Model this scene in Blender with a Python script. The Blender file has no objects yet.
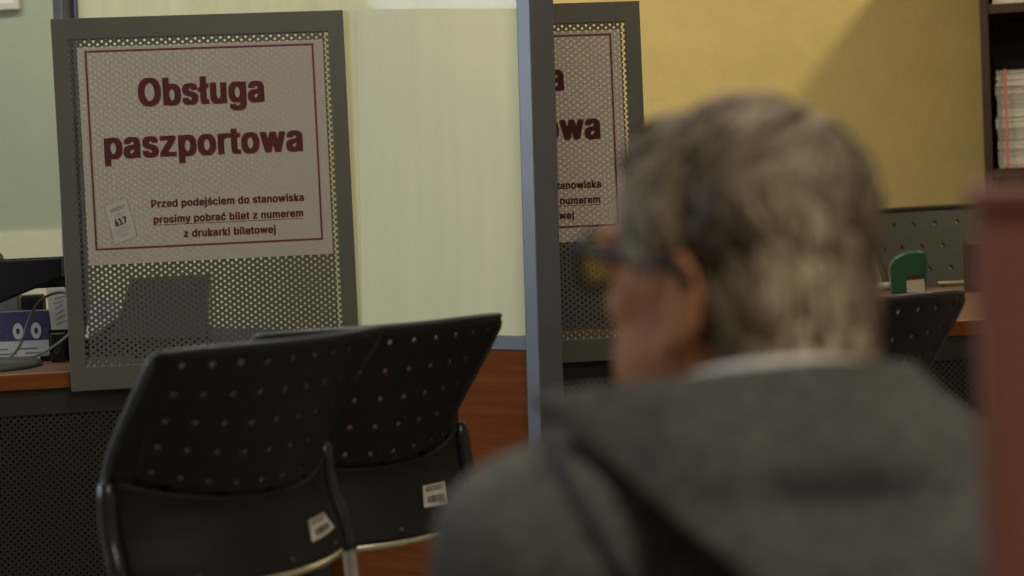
import bpy, bmesh, math, random
from mathutils import Vector, Matrix, noise
random.seed(7)
S = bpy.context.scene
COL = S.collection
R = math.radians

# ------------------------------------------------------------------ camera
H = 1.12
ROLL, PITCH, F = R(2.6), R(2.85), 1900.0
cd = bpy.data.cameras.new('camera')
cam = bpy.data.objects.new('camera', cd)
COL.objects.link(cam)
S.camera = cam
cd.sensor_width = 36.0
cd.lens = F / 1024 * 36
cd.clip_start = 0.05
FWD = Vector((0, math.cos(PITCH), -math.sin(PITCH)))
UP = Vector((0, math.sin(PITCH), math.cos(PITCH)))
RT = Vector((1, 0, 0))
cr = RT * math.cos(ROLL) - UP * math.sin(ROLL)      # world direction of image right
cu = RT * math.sin(ROLL) + UP * math.cos(ROLL)      # world direction of image up
m = Matrix((cr, cu, -FWD)).transposed().to_4x4()
m.translation = (0, 0, H)
cam.matrix_world = m
cd.dof.use_dof = True
cd.dof.focus_distance = 4.2
cd.dof.aperture_fstop = (cd.lens / 1000) / 0.019

# ------------------------------------------------------------------ view, world, lights
S.view_settings.view_transform = 'Standard'
S.view_settings.look = 'None'
S.view_settings.gamma = 1
S.view_settings.exposure = 0.0
S.view_settings.use_curve_mapping = False
W = bpy.data.worlds.new('world')
S.world = W
W.use_nodes = True
W.node_tree.nodes['Background'].inputs[0].default_value = (0.75, 0.85, 1.0, 1)
W.node_tree.nodes['Background'].inputs[1].default_value = 0.3


def area(name, loc, aim, sx, sy, power, color, spread=180):
    l = bpy.data.lights.new(name, 'AREA')
    l.shape = 'RECTANGLE'
    l.size, l.size_y = sx, sy
    l.energy = power
    l.color = color
    l.spread = R(spread)
    o = bpy.data.objects.new(name, l)
    COL.objects.link(o)
    o.location = loc
    o.rotation_euler = (Vector(aim) - Vector(loc)).to_track_quat('-Z', 'Y').to_euler()
    return o


WARM = (1.0, 0.80, 0.50)
# x, y, power, colour, size across, size along
LAMPS = [(-0.25, 5.55, 19, (1.0, 0.86, 0.60), 1.1, .25), (-1.95, 5.45, 13, (1.0, 0.96, 0.80), 1.1, .25), (0.1, 2.7, 26, (1.0, 0.93, 0.82), 1.1, .25), (0.9, 0.1, 30, (1.0, 0.92, 0.80), 1.1, .25), (1.95, 5.77, 18, (1.0, 0.86, 0.58), .07, .07)]  # the pair nearest the camera is unseen fill, added to brighten fronts and backs
for i, (lx, ly, pw, colr, lw, ld) in enumerate(LAMPS):
    area('ceiling_lamp_light', (lx, ly, 2.80), (lx, ly, 0), lw, ld, pw, colr)
area('window_daylight', (-3.45, 2.6, 1.75), (0, 2.6, 1.2), 1.5, 1.2, 48, (0.72, 0.84, 1.0))


# ------------------------------------------------------------------ materials
def mat(name, color, rough=0.6, metal=0.0, var=0.06, scale=40, bump=0.0, bscale=120, spec=0.5, stretch=None, col2=None, detail=3):
    mt = bpy.data.materials.new(name)
    mt.use_nodes = True
    nt = mt.node_tree
    b = nt.nodes['Principled BSDF']
    b.inputs['Roughness'].default_value = rough
    b.inputs['Metallic'].default_value = metal
    b.inputs['Specular IOR Level'].default_value = spec
    tc = nt.nodes.new('ShaderNodeTexCoord')
    mp = nt.nodes.new('ShaderNodeMapping')
    nt.links.new(tc.outputs['Object'], mp.inputs[0])
    if stretch:
        mp.inputs['Scale'].default_value = stretch
    n = nt.nodes.new('ShaderNodeTexNoise')
    n.inputs['Scale'].default_value = scale
    n.inputs['Detail'].default_value = detail
    nt.links.new(mp.outputs[0], n.inputs[0])
    r = nt.nodes.new('ShaderNodeValToRGB')
    c2 = col2 or tuple(min(1, c * (1 + var)) for c in color)
    c1 = tuple(c * (1 - var) for c in color) if not col2 else color
    r.color_ramp.elements[0].position = 0.3
    r.color_ramp.elements[1].position = 0.7
    r.color_ramp.elements[0].color = (*c1, 1)
    r.color_ramp.elements[1].color = (*c2, 1)
    nt.links.new(n.outputs['Fac'], r.inputs[0])
    nt.links.new(r.outputs[0], b.inputs['Base Color'])
    if bump:
        n2 = nt.nodes.new('ShaderNodeTexNoise')
        n2.inputs['Scale'].default_value = bscale
        n2.inputs['Detail'].default_value = 4
        nt.links.new(mp.outputs[0], n2.inputs[0])
        bp = nt.nodes.new('ShaderNodeBump')
        bp.inputs['Strength'].default_value = bump
        bp.inputs['Distance'].default_value = 0.004
        nt.links.new(n2.outputs['Fac'], bp.inputs['Height'])
        nt.links.new(bp.outputs[0], b.inputs['Normal'])
    return mt


def sheet_mat(name, color, trans_w=0.4, clear=0.0, tint=(1, 1, 1), var=0.03, scale=6, stretch=None, gloss=0.0):
    """a thin sheet that lets light through: diffuse + translucent (+ clear)"""
    mt = bpy.data.materials.new(name)
    mt.use_nodes = True
    nt = mt.node_tree
    for n in list(nt.nodes):
        nt.nodes.remove(n)
    out = nt.nodes.new('ShaderNodeOutputMaterial')
    tc = nt.nodes.new('ShaderNodeTexCoord')
    mp = nt.nodes.new('ShaderNodeMapping')
    if stretch:
        mp.inputs['Scale'].default_value = stretch
    nt.links.new(tc.outputs['Object'], mp.inputs[0])
    no = nt.nodes.new('ShaderNodeTexNoise')
    no.inputs['Scale'].default_value = scale
    nt.links.new(mp.outputs[0], no.inputs[0])
    r = nt.nodes.new('ShaderNodeValToRGB')
    r.color_ramp.elements[0].position = 0.3
    r.color_ramp.elements[1].position = 0.7
    r.color_ramp.elements[0].color = (*[c * (1 - var) for c in color], 1)
    r.color_ramp.elements[1].color = (*[min(1, c * (1 + var)) for c in color], 1)
    nt.links.new(no.outputs['Fac'], r.inputs[0])
    d = nt.nodes.new('ShaderNodeBsdfDiffuse')
    t = nt.nodes.new('ShaderNodeBsdfTranslucent')
    nt.links.new(r.outputs[0], d.inputs[0])
    nt.links.new(r.outputs[0], t.inputs[0])
    mx = nt.nodes.new('ShaderNodeMixShader')
    mx.inputs[0].default_value = trans_w
    nt.links.new(d.outputs[0], mx.inputs[1])
    nt.links.new(t.outputs[0], mx.inputs[2])
    last = mx
    if clear:
        tr = nt.nodes.new('ShaderNodeBsdfTransparent')
        tr.inputs[0].default_value = (*tint, 1)
        m2 = nt.nodes.new('ShaderNodeMixShader')
        m2.inputs[0].default_value = clear
        nt.links.new(last.outputs[0], m2.inputs[1])
        nt.links.new(tr.outputs[0], m2.inputs[2])
        last = m2
    if gloss:
        g = nt.nodes.new('ShaderNodeBsdfGlossy')
        g.inputs['Roughness'].default_value = 0.05
        m3 = nt.nodes.new('ShaderNodeMixShader')
        m3.inputs[0].default_value = gloss
        nt.links.new(last.outputs[0], m3.inputs[1])
        nt.links.new(g.outputs[0], m3.inputs[2])
        last = m3
    nt.links.new(last.outputs[0], out.inputs[0])
    return mt


M = {}
M['wall_yellow'] = mat('wall_yellow', (0.70, 0.545, 0.215), 0.75, var=0.05, scale=9, bump=0.5, bscale=45)
M['wall_green'] = mat('wall_green', (0.41, 0.475, 0.375), 0.8, var=0.03, scale=5, bump=0.25, bscale=60)
M['wall_cream'] = mat('wall_cream', (0.74, 0.74, 0.57), 0.8, var=0.03, scale=5, bump=0.2, bscale=60)
M['wall_plain'] = mat('wall_plain', (0.55, 0.50, 0.38), 0.8, var=0.03, scale=5)
M['ceiling'] = mat('ceiling_paint', (0.75, 0.73, 0.66), 0.9, var=0.02)
M['floor'] = mat('floor_tile', (0.20, 0.17, 0.14), 0.5, var=0.15, scale=14)
M['screen_metal'] = mat('screen_metal', (0.098, 0.092, 0.072), 0.45, 0.25, var=0.04, scale=20, spec=0.4)
M['paper'] = sheet_mat('notice_paper', (0.62, 0.55, 0.47), 0.5, var=0.02)
M['maroon'] = mat('maroon_print', (0.115, 0.014, 0.017), 0.6, var=0.04)
M['ink'] = mat('black_print', (0.05, 0.04, 0.045), 0.6, var=0.04)
M['ink_grey'] = mat('grey_print', (0.22, 0.19, 0.18), 0.6, var=0.04)
M['ticket'] = mat('ticket_print', (0.38, 0.335, 0.285), 0.7, var=0.03)
M['chair_plastic'] = mat('chair_plastic', (0.0120, 0.0112, 0.008), 0.5, spec=0.3, var=0.15, scale=90, bump=0.15, bscale=300)
M['chair_edge'] = mat('chair_edge', (0.040, 0.044, 0.052), 0.4, var=0.1, scale=60)  # paler and bluer than the shell: window highlight put into the rim colour
M['sleeve'] = mat('sleeve_plastic', (0.016, 0.017, 0.018), 0.25, var=0.1)
M['steel'] = mat('grey_steel', (0.42, 0.40, 0.36), 0.35, 0.75, var=0.05)
M['chrome'] = mat('chrome_bar', (0.62, 0.58, 0.42), 0.3, 0.8, var=0.05)
M['sticker'] = mat('sticker_paper', (0.62, 0.58, 0.50), 0.6, var=0.06)
M['alu'] = mat('aluminium', (0.135, 0.143, 0.155), 0.42, 0.5, var=0.04, scale=15)
M['glass'] = sheet_mat('milky_glass', (0.90, 0.92, 0.74), 0.6, clear=0.25, tint=(0.95, 0.97, 0.9), var=0.05, scale=5, stretch=(4, 4, 0.35), gloss=0.03)
M['film'] = sheet_mat('cream_film', (0.85, 0.81, 0.55), 0.25, var=0.03, scale=5, stretch=(5, 5, 0.35))
M['wood'] = mat('desk_wood', (0.125, 0.033, 0.007), 0.7, spec=0.1, var=0.3, scale=5, stretch=(1.2, 6, 14), col2=(0.175, 0.050, 0.011))
M['desk_top'] = mat('desk_top_wood', (0.145, 0.064, 0.028), 0.42, var=0.3, scale=5, stretch=(1.5, 14, 6), col2=(0.19, 0.088, 0.038))
M['modesty'] = mat('modesty_metal', (0.022, 0.017, 0.012), 0.5, 0.2, var=0.06)
M['cabinet'] = mat('cabinet_wood', (0.045, 0.015, 0.006), 0.45, var=0.3, scale=5, stretch=(12, 12, 0.8), col2=(0.070, 0.024, 0.009))
M['cabinet_in'] = mat('cabinet_inside', (0.03, 0.014, 0.008), 0.6, var=0.2)
M['red_wood'] = mat('reddish_wood', (0.19, 0.060, 0.042), 0.45, var=0.25, scale=4, stretch=(14, 14, 0.7), col2=(0.24, 0.085, 0.055))
M['black'] = mat('black_plastic', (0.006, 0.006, 0.006), 0.4, var=0.1)
M['black_soft'] = mat('black_matte', (0.004, 0.004, 0.004), 0.65, spec=0.25, var=0.1)
M['dark_grey'] = mat('dark_grey_plastic', (0.055, 0.055, 0.052), 0.5, var=0.08)
M['mid_grey'] = mat('mid_grey_plastic', (0.13, 0.125, 0.11), 0.5, var=0.06)
M['pale_grey'] = mat('pale_grey_plastic', (0.42, 0.42, 0.38), 0.5, var=0.05)
M['cable'] = mat('cable_grey', (0.20, 0.20, 0.19), 0.45, var=0.05)
M['indigo'] = mat('indigo_card', (0.060, 0.058, 0.14), 0.55, var=0.1)
M['white_card'] = mat('white_card', (0.66, 0.64, 0.58), 0.6, var=0.04)
M['white_paper'] = mat('white_paper', (0.86, 0.86, 0.84), 0.7, var=0.03)
M['blue_ink'] = mat('blue_ink', (0.30, 0.36, 0.55), 0.7, var=0.05)
M['ream'] = mat('ream_paper', (0.72, 0.67, 0.61), 0.8, var=0.10, scale=3, stretch=(1, 1, 140))
M['pink'] = mat('pink_strip', (0.62, 0.20, 0.15), 0.7, var=0.08)
M['green'] = mat('green_plastic', (0.008, 0.085, 0.035), 0.3, var=0.08)
M['cream_plastic'] = mat('cream_plastic', (0.55, 0.50, 0.38), 0.5, var=0.05)
M['brown_card'] = mat('brown_card', (0.040, 0.018, 0.014), 0.6, var=0.1)
M['red_ink'] = mat('red_ink', (0.22, 0.05, 0.045), 0.6, var=0.1)
M['pen'] = mat('pen_barrel', (0.50, 0.40, 0.24), 0.35, var=0.05)
M['far_chair'] = mat('grey_chair_plastic', (0.058, 0.058, 0.052), 0.5, var=0.08)
M['skin'] = mat('skin', (0.43, 0.190, 0.085), 0.65, spec=0.2, var=0.12, scale=25, bump=0.2, bscale=200)
M['shirt'] = mat('white_shirt', (0.70, 0.66, 0.62), 0.8, var=0.10, scale=55)
M['trousers'] = mat('trousers', (0.03, 0.032, 0.04), 0.85, var=0.1)
M['shoe'] = mat('shoe_leather', (0.02, 0.016, 0.013), 0.4, var=0.1)
M['jacket'] = mat('jacket_wool', (0.100, 0.096, 0.085), 0.95, var=0.3, scale=90, bump=0.8, bscale=220, spec=0.1, detail=5)
M['frame_dark'] = mat('spectacle_frame', (0.008, 0.007, 0.010), 0.5, spec=0.2, var=0.05)
M['window_white'] = mat('window_white', (0.7, 0.7, 0.68), 0.5, var=0.03)
M['amber'] = mat('amber_plastic', (0.75, 0.45, 0.05), 0.25, var=0.05)
em = bpy.data.materials.new('lamp_diffuser')
em.use_nodes = True
em.node_tree.nodes['Principled BSDF'].inputs['Emission Color'].default_value = (1, 0.9, 0.7, 1)
em.node_tree.nodes['Principled BSDF'].inputs['Emission Strength'].default_value = 2.0
M['diffuser'] = em
cl = sheet_mat('clear_pane', (0.8, 0.85, 0.85), 0.5, clear=0.93, gloss=0.04)
M['clear'] = cl

# hair: tone attribute mixes grey and brown locks
hm = bpy.data.materials.new('grey_brown_hair')
hm.use_nodes = True
nt = hm.node_tree
b = nt.nodes['Principled BSDF']
b.inputs['Roughness'].default_value = 0.5
b.inputs['Specular IOR Level'].default_value = 0.35
at_ = nt.nodes.new('ShaderNodeAttribute')
at_.attribute_name = 'tone'
rp = nt.nodes.new('ShaderNodeValToRGB')
rp.color_ramp.elements[0].color = (0.075, 0.050, 0.030, 1)
rp.color_ramp.elements[1].color = (0.62, 0.54, 0.39, 1)
e = rp.color_ramp.elements.new(0.5)
e.color = (0.26, 0.200, 0.128, 1)
nt.links.new(at_.outputs['Fac'], rp.inputs[0])
nt.links.new(rp.outputs[0], b.inputs['Base Color'])
M['hair'] = hm

# lens of the spectacles; amber tint paints in the yellow wall they catch
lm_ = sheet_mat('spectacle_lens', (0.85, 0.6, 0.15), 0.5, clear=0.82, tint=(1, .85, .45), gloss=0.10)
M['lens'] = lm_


# ------------------------------------------------------------------ helpers
def at(px, py, y):
    """world point seen at a pixel, on the vertical plane at distance y"""
    X, Y = px - 512, 288 - py
    d = cr * (X / F) + cu * (Y / F) + FWD
    return Vector((0, 0, H)) + d * (y / d.y)


class MB:
    def __init__(s):
        s.v, s.f, s.sm = [], [], []

    def add(s, vs, fs, M_=None, smooth=False):
        n = len(s.v)
        for p in vs:
            p = Vector(p)
            s.v.append(M_ @ p if M_ else p)
        for f in fs:
            s.f.append([i + n for i in f])
            s.sm.append(smooth)

    def box(s, x0, x1, y0, y1, z0, z1, M_=None):
        vs = [(x, y, z) for z in (z0, z1) for y in (y0, y1) for x in (x0, x1)]
        s.add(vs, [(0, 2, 3, 1), (4, 5, 7, 6), (0, 1, 5, 4), (2, 6, 7, 3), (0, 4, 6, 2), (1, 3, 7, 5)], M_)

    def prism(s, pts, h0, h1, M_=None, axis='z'):
        n = len(pts)
        if axis == 'z':
            vs = [(p[0], p[1], h0) for p in pts] + [(p[0], p[1], h1) for p in pts]
        else:
            vs = [(p[0], h0, p[1]) for p in pts] + [(p[0], h1, p[1]) for p in pts]
        fs = [list(range(n))[::-1], list(range(n, 2 * n))]
        fs += [(i, (i + 1) % n, n + (i + 1) % n, n + i) for i in range(n)]
        s.add(vs, fs, M_)

    def tube(s, pts, rad, seg=10, M_=None, cap=True, flat=1.0):
        pts = [Vector(p) for p in pts]
        n = len(pts)
        rads = rad if isinstance(rad, (list, tuple)) else [rad] * n
        vs, fs = [], []
        prev = None
        for i, p in enumerate(pts):
            t = (pts[min(i + 1, n - 1)] - pts[max(i - 1, 0)]).normalized()
            if prev is None:
                a = Vector((0, 0, 1)) if abs(t.z) < 0.9 else Vector((1, 0, 0))
                u = t.cross(a).normalized()
            else:
                u = (prev - t * prev.dot(t)).normalized()
            prev = u
            w = t.cross(u)
            for k in range(seg):
                an = 2 * math.pi * k / seg
                vs.append(p + u * (math.cos(an) * rads[i]) + w * (math.sin(an) * rads[i] * flat))
        for i in range(n - 1):
            for k in range(seg):
                k2 = (k + 1) % seg
                fs.append((i * seg + k, i * seg + k2, (i + 1) * seg + k2, (i + 1) * seg + k))
        if cap:
            fs.append(list(range(seg))[::-1])
            fs.append([(n - 1) * seg + k for k in range(seg)])
        s.add(vs, fs, M_, True)

    def lathe(s, prof, seg=24, M_=None):
        n = len(prof)
        vs = [(r * math.cos(2 * math.pi * k / seg), r * math.sin(2 * math.pi * k / seg), z) for r, z in prof for k in range(seg)]
        fs = [(i * seg + k, i * seg + (k + 1) % seg, (i + 1) * seg + (k + 1) % seg, (i + 1) * seg + k) for i in range(n - 1) for k in range(seg)]
        fs.append(list(range(seg))[::-1])
        fs.append([(n - 1) * seg + k for k in range(seg)])
        s.add(vs, fs, M_, True)

    def build(s, name, mt, parent=None, bevel=0.0, loc=None, seg=2):
        me = bpy.data.meshes.new(name)
        me.from_pydata([tuple(p) for p in s.v], [], s.f)
        me.polygons.foreach_set('use_smooth', s.sm)
        me.update()
        me.materials.append(M[mt] if isinstance(mt, str) else mt)
        o = bpy.data.objects.new(name, me)
        COL.objects.link(o)
        if parent:
            o.parent = parent
        if loc is not None:
            o.location = loc
        if bevel:
            bv = o.modifiers.new('edge', 'BEVEL')
            bv.width = bevel
            bv.segments = seg
            bv.limit_method = 'ANGLE'
        return o


def tag(o, label, cat=None, group=None, kind=None):
    if label:
        o['label'] = label
    if cat:
        o['category'] = cat
    if group:
        o['group'] = group
    if kind:
        o['kind'] = kind
    return o


def thing(name, label, cat, loc, rz=0.0, group=None):
    o = bpy.data.objects.new(name, None)
    COL.objects.link(o)
    o.empty_display_size = 0.1
    o.location = loc
    o.rotation_euler = (0, 0, rz)
    return tag(o, label, cat, group)


def dup(root, loc, rz, label, scale=1.0, group=None):
    r = root.copy()
    COL.objects.link(r)
    r.location = loc
    r.rotation_euler = (0, 0, rz)
    r.scale = (scale,) * 3
    r['label'] = label
    if group:
        r['group'] = group
    for ch in list(root.children):
        c = ch.copy()
        COL.objects.link(c)
        c.parent = r
        for g in ch.children:
            d = g.copy()
            COL.objects.link(d)
            d.parent = c
    return r


def perforated(mb, x0, x1, z0, z1, dx, dz, hr, y=0.0, seg=8, inside=None):
    """staggered round holes in a flat sheet in the xz plane (brick-laid cells)"""
    rows = int((z1 - z0) / dz)
    cols = int((x1 - x0) / dx)
    ox = (x1 - x0 - cols * dx) / 2
    for r in range(rows):
        cz = z0 + (r + 0.5) * dz
        off = 0.0 if r % 2 == 0 else dx / 2
        for c in range(cols - (r % 2)):
            cx = x0 + ox + (c + 0.5) * dx + off
            hx, hz = dx / 2, dz / 2
            outer = [(hx, 0), (hx, hz), (0, hz), (-hx, hz), (-hx, 0), (-hx, -hz), (0, -hz), (hx, -hz)]
            vs = [(cx + a, y, cz + b_) for a, b_ in outer]
            vs += [(cx + hr * math.cos(2 * math.pi * k / 8), y, cz + hr * math.sin(2 * math.pi * k / 8)) for k in range(8)]
            mb.add(vs, [(k, 8 + k, 8 + (k + 1) % 8, (k + 1) % 8) for k in range(8)])


def sans_font():
    # Blender's own sans serif, if it is there; else its default lettering
    import os
    p = os.path.join(bpy.utils.resource_path('LOCAL'), 'datafiles', 'fonts', 'Inter.woff2')
    try:
        return bpy.data.fonts.load(p)
    except Exception:
        return None


FONT = sans_font()


def text_mesh(body, name, mt, parent, x0, x1, zbase, cap, y, bold=0.04, rot=None):
    """printed lettering fitted between x0 and x1 on a base line, cap = height of a capital; bold thickens the strokes"""
    def raw(txt):
        cu_ = bpy.data.curves.new(name, 'FONT')
        cu_.body = txt
        cu_.resolution_u = 3
        cu_.space_character = 1 + bold * 1.15
        if FONT:
            cu_.font = FONT
        o = bpy.data.objects.new(name, cu_)
        COL.objects.link(o)
        dg = bpy.context.evaluated_depsgraph_get()
        me = bpy.data.meshes.new_from_object(o.evaluated_get(dg))
        bpy.data.objects.remove(o)
        return me
    hm_ = raw('H')
    hcap = max(v.co.y for v in hm_.vertices)
    me0 = raw(body)
    xs = [v.co.x for v in me0.vertices]
    a, b_ = min(xs), max(xs)
    bw = bold * cap
    sx = (x1 - x0 - 2 * bw) / (b_ - a)
    sz = (cap - bw * 1.0) / hcap
    q = MB()
    for dx, dz in ((-1, .0), (1, .0), (-1, 1), (1, 1), (0, .5), (0, 0), (0, 1)):
        vs = []
        for v in me0.vertices:
            p = Vector(((v.co.x - a) * sx + x0 + bw + dx * bw, y, v.co.y * sz + zbase + dz * bw))
            if rot:
                c, an = rot
                ex, ez = p.x - c[0], p.z - c[1]
                p = Vector((c[0] + ex * math.cos(an) - ez * math.sin(an), y, c[1] + ex * math.sin(an) + ez * math.cos(an)))
            vs.append(p)
        q.add(vs, [tuple(p.vertices) for p in me0.polygons])
    return q.build(name, mt, parent)


# ------------------------------------------------------------------ the setting
def struct(mb, name, mt, bevel=0):
    o = mb.build(name, mt, None, bevel)
    o['kind'] = 'structure'
    return o


XL, XR, YB, YF, ZC = -3.4, 3.2, 6.62, -2.0, 2.85
q = MB(); q.box(XL - .1, XR + .1, YF - .1, YB + .1, -0.1, 0); struct(q, 'floor', 'floor')
q = MB(); q.box(XL - .1, XR + .1, YF - .1, YB + .1, ZC, ZC + .1); struct(q, 'ceiling', 'ceiling')
XG = -1.05                                    # where the green paint meets the yellow
q = MB(); q.box(XG, XR, YB, YB + .1, 0, ZC); struct(q, 'wall_back', 'wall_yellow')
q = MB(); q.box(XL, XG, YB, YB + .1, 1.065, ZC); struct(q, 'wall_rear', 'wall_green')
q = MB(); q.box(XL, XG, YB - .015, YB + .1, 0, 1.065); struct(q, 'trim_1', 'wall_cream')
q = MB(); q.box(XR, XR + .1, YF, YB, 0, ZC); struct(q, 'wall_right', 'wall_plain')
q = MB(); q.box(XL, XR, YF - .1, YF, 0, ZC); struct(q, 'wall_front', 'wall_plain')
q = MB()
q.box(XL - .1, XL, YF, 1.8, 0, ZC); q.box(XL - .1, XL, 3.4, YB, 0, ZC)
q.box(XL - .1, XL, 1.8, 3.4, 0, 1.1); q.box(XL - .1, XL, 1.8, 3.4, 2.4, ZC)
struct(q, 'wall_left', 'wall_plain')
wn = thing('window_1', None, None, (XL, 2.6, 1.1)); wn['kind'] = 'structure'
q = MB()
q.box(-.08, -.02, -.8, -.74, 0, 1.3); q.box(-.08, -.02, .74, .8, 0, 1.3); q.box(-.08, -.02, -.8, .8, 0, .06); q.box(-.08, -.02, -.8, .8, 1.24, 1.3); q.box(-.08, -.02, -.03, .03, .06, 1.24)
q.build('window_frame', 'window_white', wn, .004)
q = MB(); q.box(-.055, -.05, -.74, -.03, .06, 1.24); q.box(-.055, -.05, .03, .74, .06, 1.24)
q.build('window_pane', 'clear', wn)
for i, (lx, ly, pw, colr, lw, ld) in enumerate(LAMPS):
    t = thing('ceiling_light', ['long ceiling light behind the glass partition', 'long ceiling light over the left desk', 'unseen long ceiling fill light added over the waiting seats to brighten the notice fronts', 'unseen long ceiling fill light added behind the padded bench to brighten hair and jacket', 'small square ceiling spot beside the bookcase'][i], 'ceiling light', (lx, ly, ZC), 0, 'ceiling lights')
    a, b = lw / 2 + .05, ld / 2 + .035
    q = MB(); q.box(-a, a, -b, -b + .03, -.045, 0); q.box(-a, a, b - .03, b, -.045, 0); q.box(-a, -a + .03, -b + .03, b - .03, -.045, 0); q.box(a - .03, a, -b + .03, b - .03, -.045, 0); q.box(-a + .03, a - .03, -b + .03, b - .03, -.015, 0)
    q.build('lamp_housing', 'window_white', t, .003)
    q = MB(); q.box(-a + .035, a - .035, -b + .035, b - .035, -.03, -.022)
    q.build('diffuser', 'diffuser', t)

# ------------------------------------------------------------------ perforated notice screens
YAW = R(8.24)
CU = Vector((math.cos(YAW), math.sin(YAW), 0))      # along the counter front
CN = Vector((-math.sin(YAW), math.cos(YAW), 0))     # away from the waiting side


def cp(a, n=0.0, z=0.0):
    """point on the counter line: a along it, n behind its front, z up"""
    return Vector((0, 4.2, 0)) + CU * a + CN * n + Vector((0, 0, z))


def make_screen():
    t = thing('perforated_screen', 'grey perforated metal screen with passport-service notice, beside the left black monitor', 'counter screen', cp(-.6537, 0, .7376), YAW, 'counter screens with notices')
    w, h = .3104, .7965
    L, Rr, B, T = -w + .034, w - .034, .052, h - .0455
    q = MB()
    th = .016
    o4, i4 = [(-w, 0), (w, 0), (w, h), (-w, h)], [(L, B), (Rr, B), (Rr, T), (L, T)]
    vs = [(x, y, z) for y in (0, th) for x, z in o4 + i4]
    fs = []
    for k in range(4):
        n_ = (k + 1) % 4
        fs += [(k, n_, 4 + n_, 4 + k), (8 + n_, 8 + k, 12 + k, 12 + n_), (n_, k, 8 + k, 8 + n_), (4 + k, 4 + n_, 12 + n_, 12 + k)]
    q.add(vs, fs)
    q.build('frame', 'screen_metal', t, .0015)
    q = MB()
    perforated(q, L - .009, Rr + .009, B - .007, T + .007, .0179, .0064, .00285, .0026)
    # cells are half as tall as the pitch of one column: the rows interlock
    q.build('perforated_sheet', 'screen_metal', t)
    p = MB()
    p.add([(-.2585, -.0026, .2685), (.2635, -.0026, .2685), (.2635, -.0026, .7340), (-.2585, -.0026, .7340)], [(0, 1, 2, 3)])
    paper = p.build('paper_notice', 'paper', t)
    tag(paper, 'pale paper notice with maroon border and maroon lettering')
    paper.location.y = .0030
    q = MB()
    bx, z0, z1, tk = .2432, .3003, .7266, .0042
    y0, y1 = -.0031, -.0026
    q.box(-bx, -bx + tk, y0, y1, z0, z1); q.box(bx - tk, bx, y0, y1, z0, z1)
    q.box(-bx + tk, bx - tk, y0, y1, z0, z0 + tk); q.box(-bx + tk, bx - tk, y0, y1, z1 - tk, z1)
    q.build('border', 'maroon', paper)
    Y = -.0031
    text_mesh('Obsługa', 'lettering', 'maroon', paper, -.136, .1325, .604, .0600, Y, .068)
    text_mesh('paszportowa', 'lettering', 'maroon', paper, -.2133, .2097, .4945, .0590, Y, .068)
    text_mesh('Przed podejściem do stanowiska', 'lettering', 'maroon', paper, -.1209, .2064, .3866, .0165, Y, .065)
    text_mesh('prosimy pobrać bilet z numerem', 'lettering', 'maroon', paper, -.1176, .2029, .3526, .0165, Y, .065)
    text_mesh('z drukarki biletowej', 'lettering', 'maroon', paper, -.0556, .1422, .3200, .0165, Y, .065)
    q = MB(); q.box(-.1176, .2029, y0, y1, .3484, .3496)
    q.build('underline', 'maroon', paper)
    # picture of the queue ticket
    c = Vector((-.1873, .3612)); an = R(20.5)
    ex, ez = Vector((math.cos(an), math.sin(an))), Vector((math.sin(an) * .62 - .0, 0))
    tl, tr, br, bl = (-.2202, .3953), (-.173, .4122), (-.1539, .3278), (-.2024, .310)

    def quad(mbq, pts, ya, yb):
        mbq.prism(pts, ya, yb, None, 'y')
    q = MB()
    quad(q, [tl, tr, br, bl], -.0029, -.0026)
    tk_ = q.build('printed_ticket', 'ticket', paper)
    q = MB()
    ring = [tl, tr, br, bl]
    for i in range(4):
        a, b_ = Vector(ring[i]), Vector(ring[(i + 1) % 4])
        d = (b_ - a).normalized() * .0009
        nrm = Vector((-d.y, d.x))
        quad(q, [a - nrm * .5, b_ - nrm * .5, b_ + nrm * .5, a + nrm * .5], -.0032, -.0029)

    def tpt(u, v):
        a = Vector(tl).lerp(Vector(tr), u); b2 = Vector(bl).lerp(Vector(br), u)
        return a.lerp(b2, v)
    rnd = random.Random(3)
    for v, u0, u1, hh in ((.14, .2, .85, .05), (.20, .2, .8, .035), (.31, .35, .75, .012), (.36, .3, .7, .012), (.66, .2, .85, .012), (.71, .25, .9, .012), (.76, .2, .8, .012), (.83, .35, .7, .02), (.88, .3, .6, .012)):
        u = u0
        while u < u1:
            du = rnd.uniform(.05, .13)
            quad(q, [tpt(u, v), tpt(min(u + du, u1), v), tpt(min(u + du, u1), v + hh), tpt(u, v + hh)], -.0032, -.0029)
            u += du + .025
    q.build('ticket_lines', 'ink_grey', paper)
    cc = tpt(.5, .5)
    text_mesh('617', 'ticket_number', 'ink', paper, cc.x - .0135, cc.x + .0135, cc.y - .0085, 0.0150, -.0033, .06, (cc, R(19)))
    return t


screen = make_screen()
dup(screen, cp(-.6537 + .658, 0, .7376), YAW, 'grey perforated metal screen with passport-service notice, half hidden behind the glass partition post', group='counter screens with notices')

# ------------------------------------------------------------------ glass partition between the two desks
NEAR, FAR = Vector((.075, 3.87, 0)), Vector((-1.05, 4.69, 0))
pd = (FAR - NEAR).normalized()
pl = (FAR - NEAR).length
t = thing('glass_partition', 'aluminium-framed milky glass partition with wooden lower panel between the two desks', 'partition', NEAR, math.atan2(pd.y, pd.x))
t.rotation_euler = (Matrix.Rotation(R(1.0), 4, 'Y') @ Matrix.Rotation(math.atan2(pd.y, pd.x), 4, 'Z')).to_euler()
t.location = NEAR + Vector((-.0285, 0, .014))        # it leans a little
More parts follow.
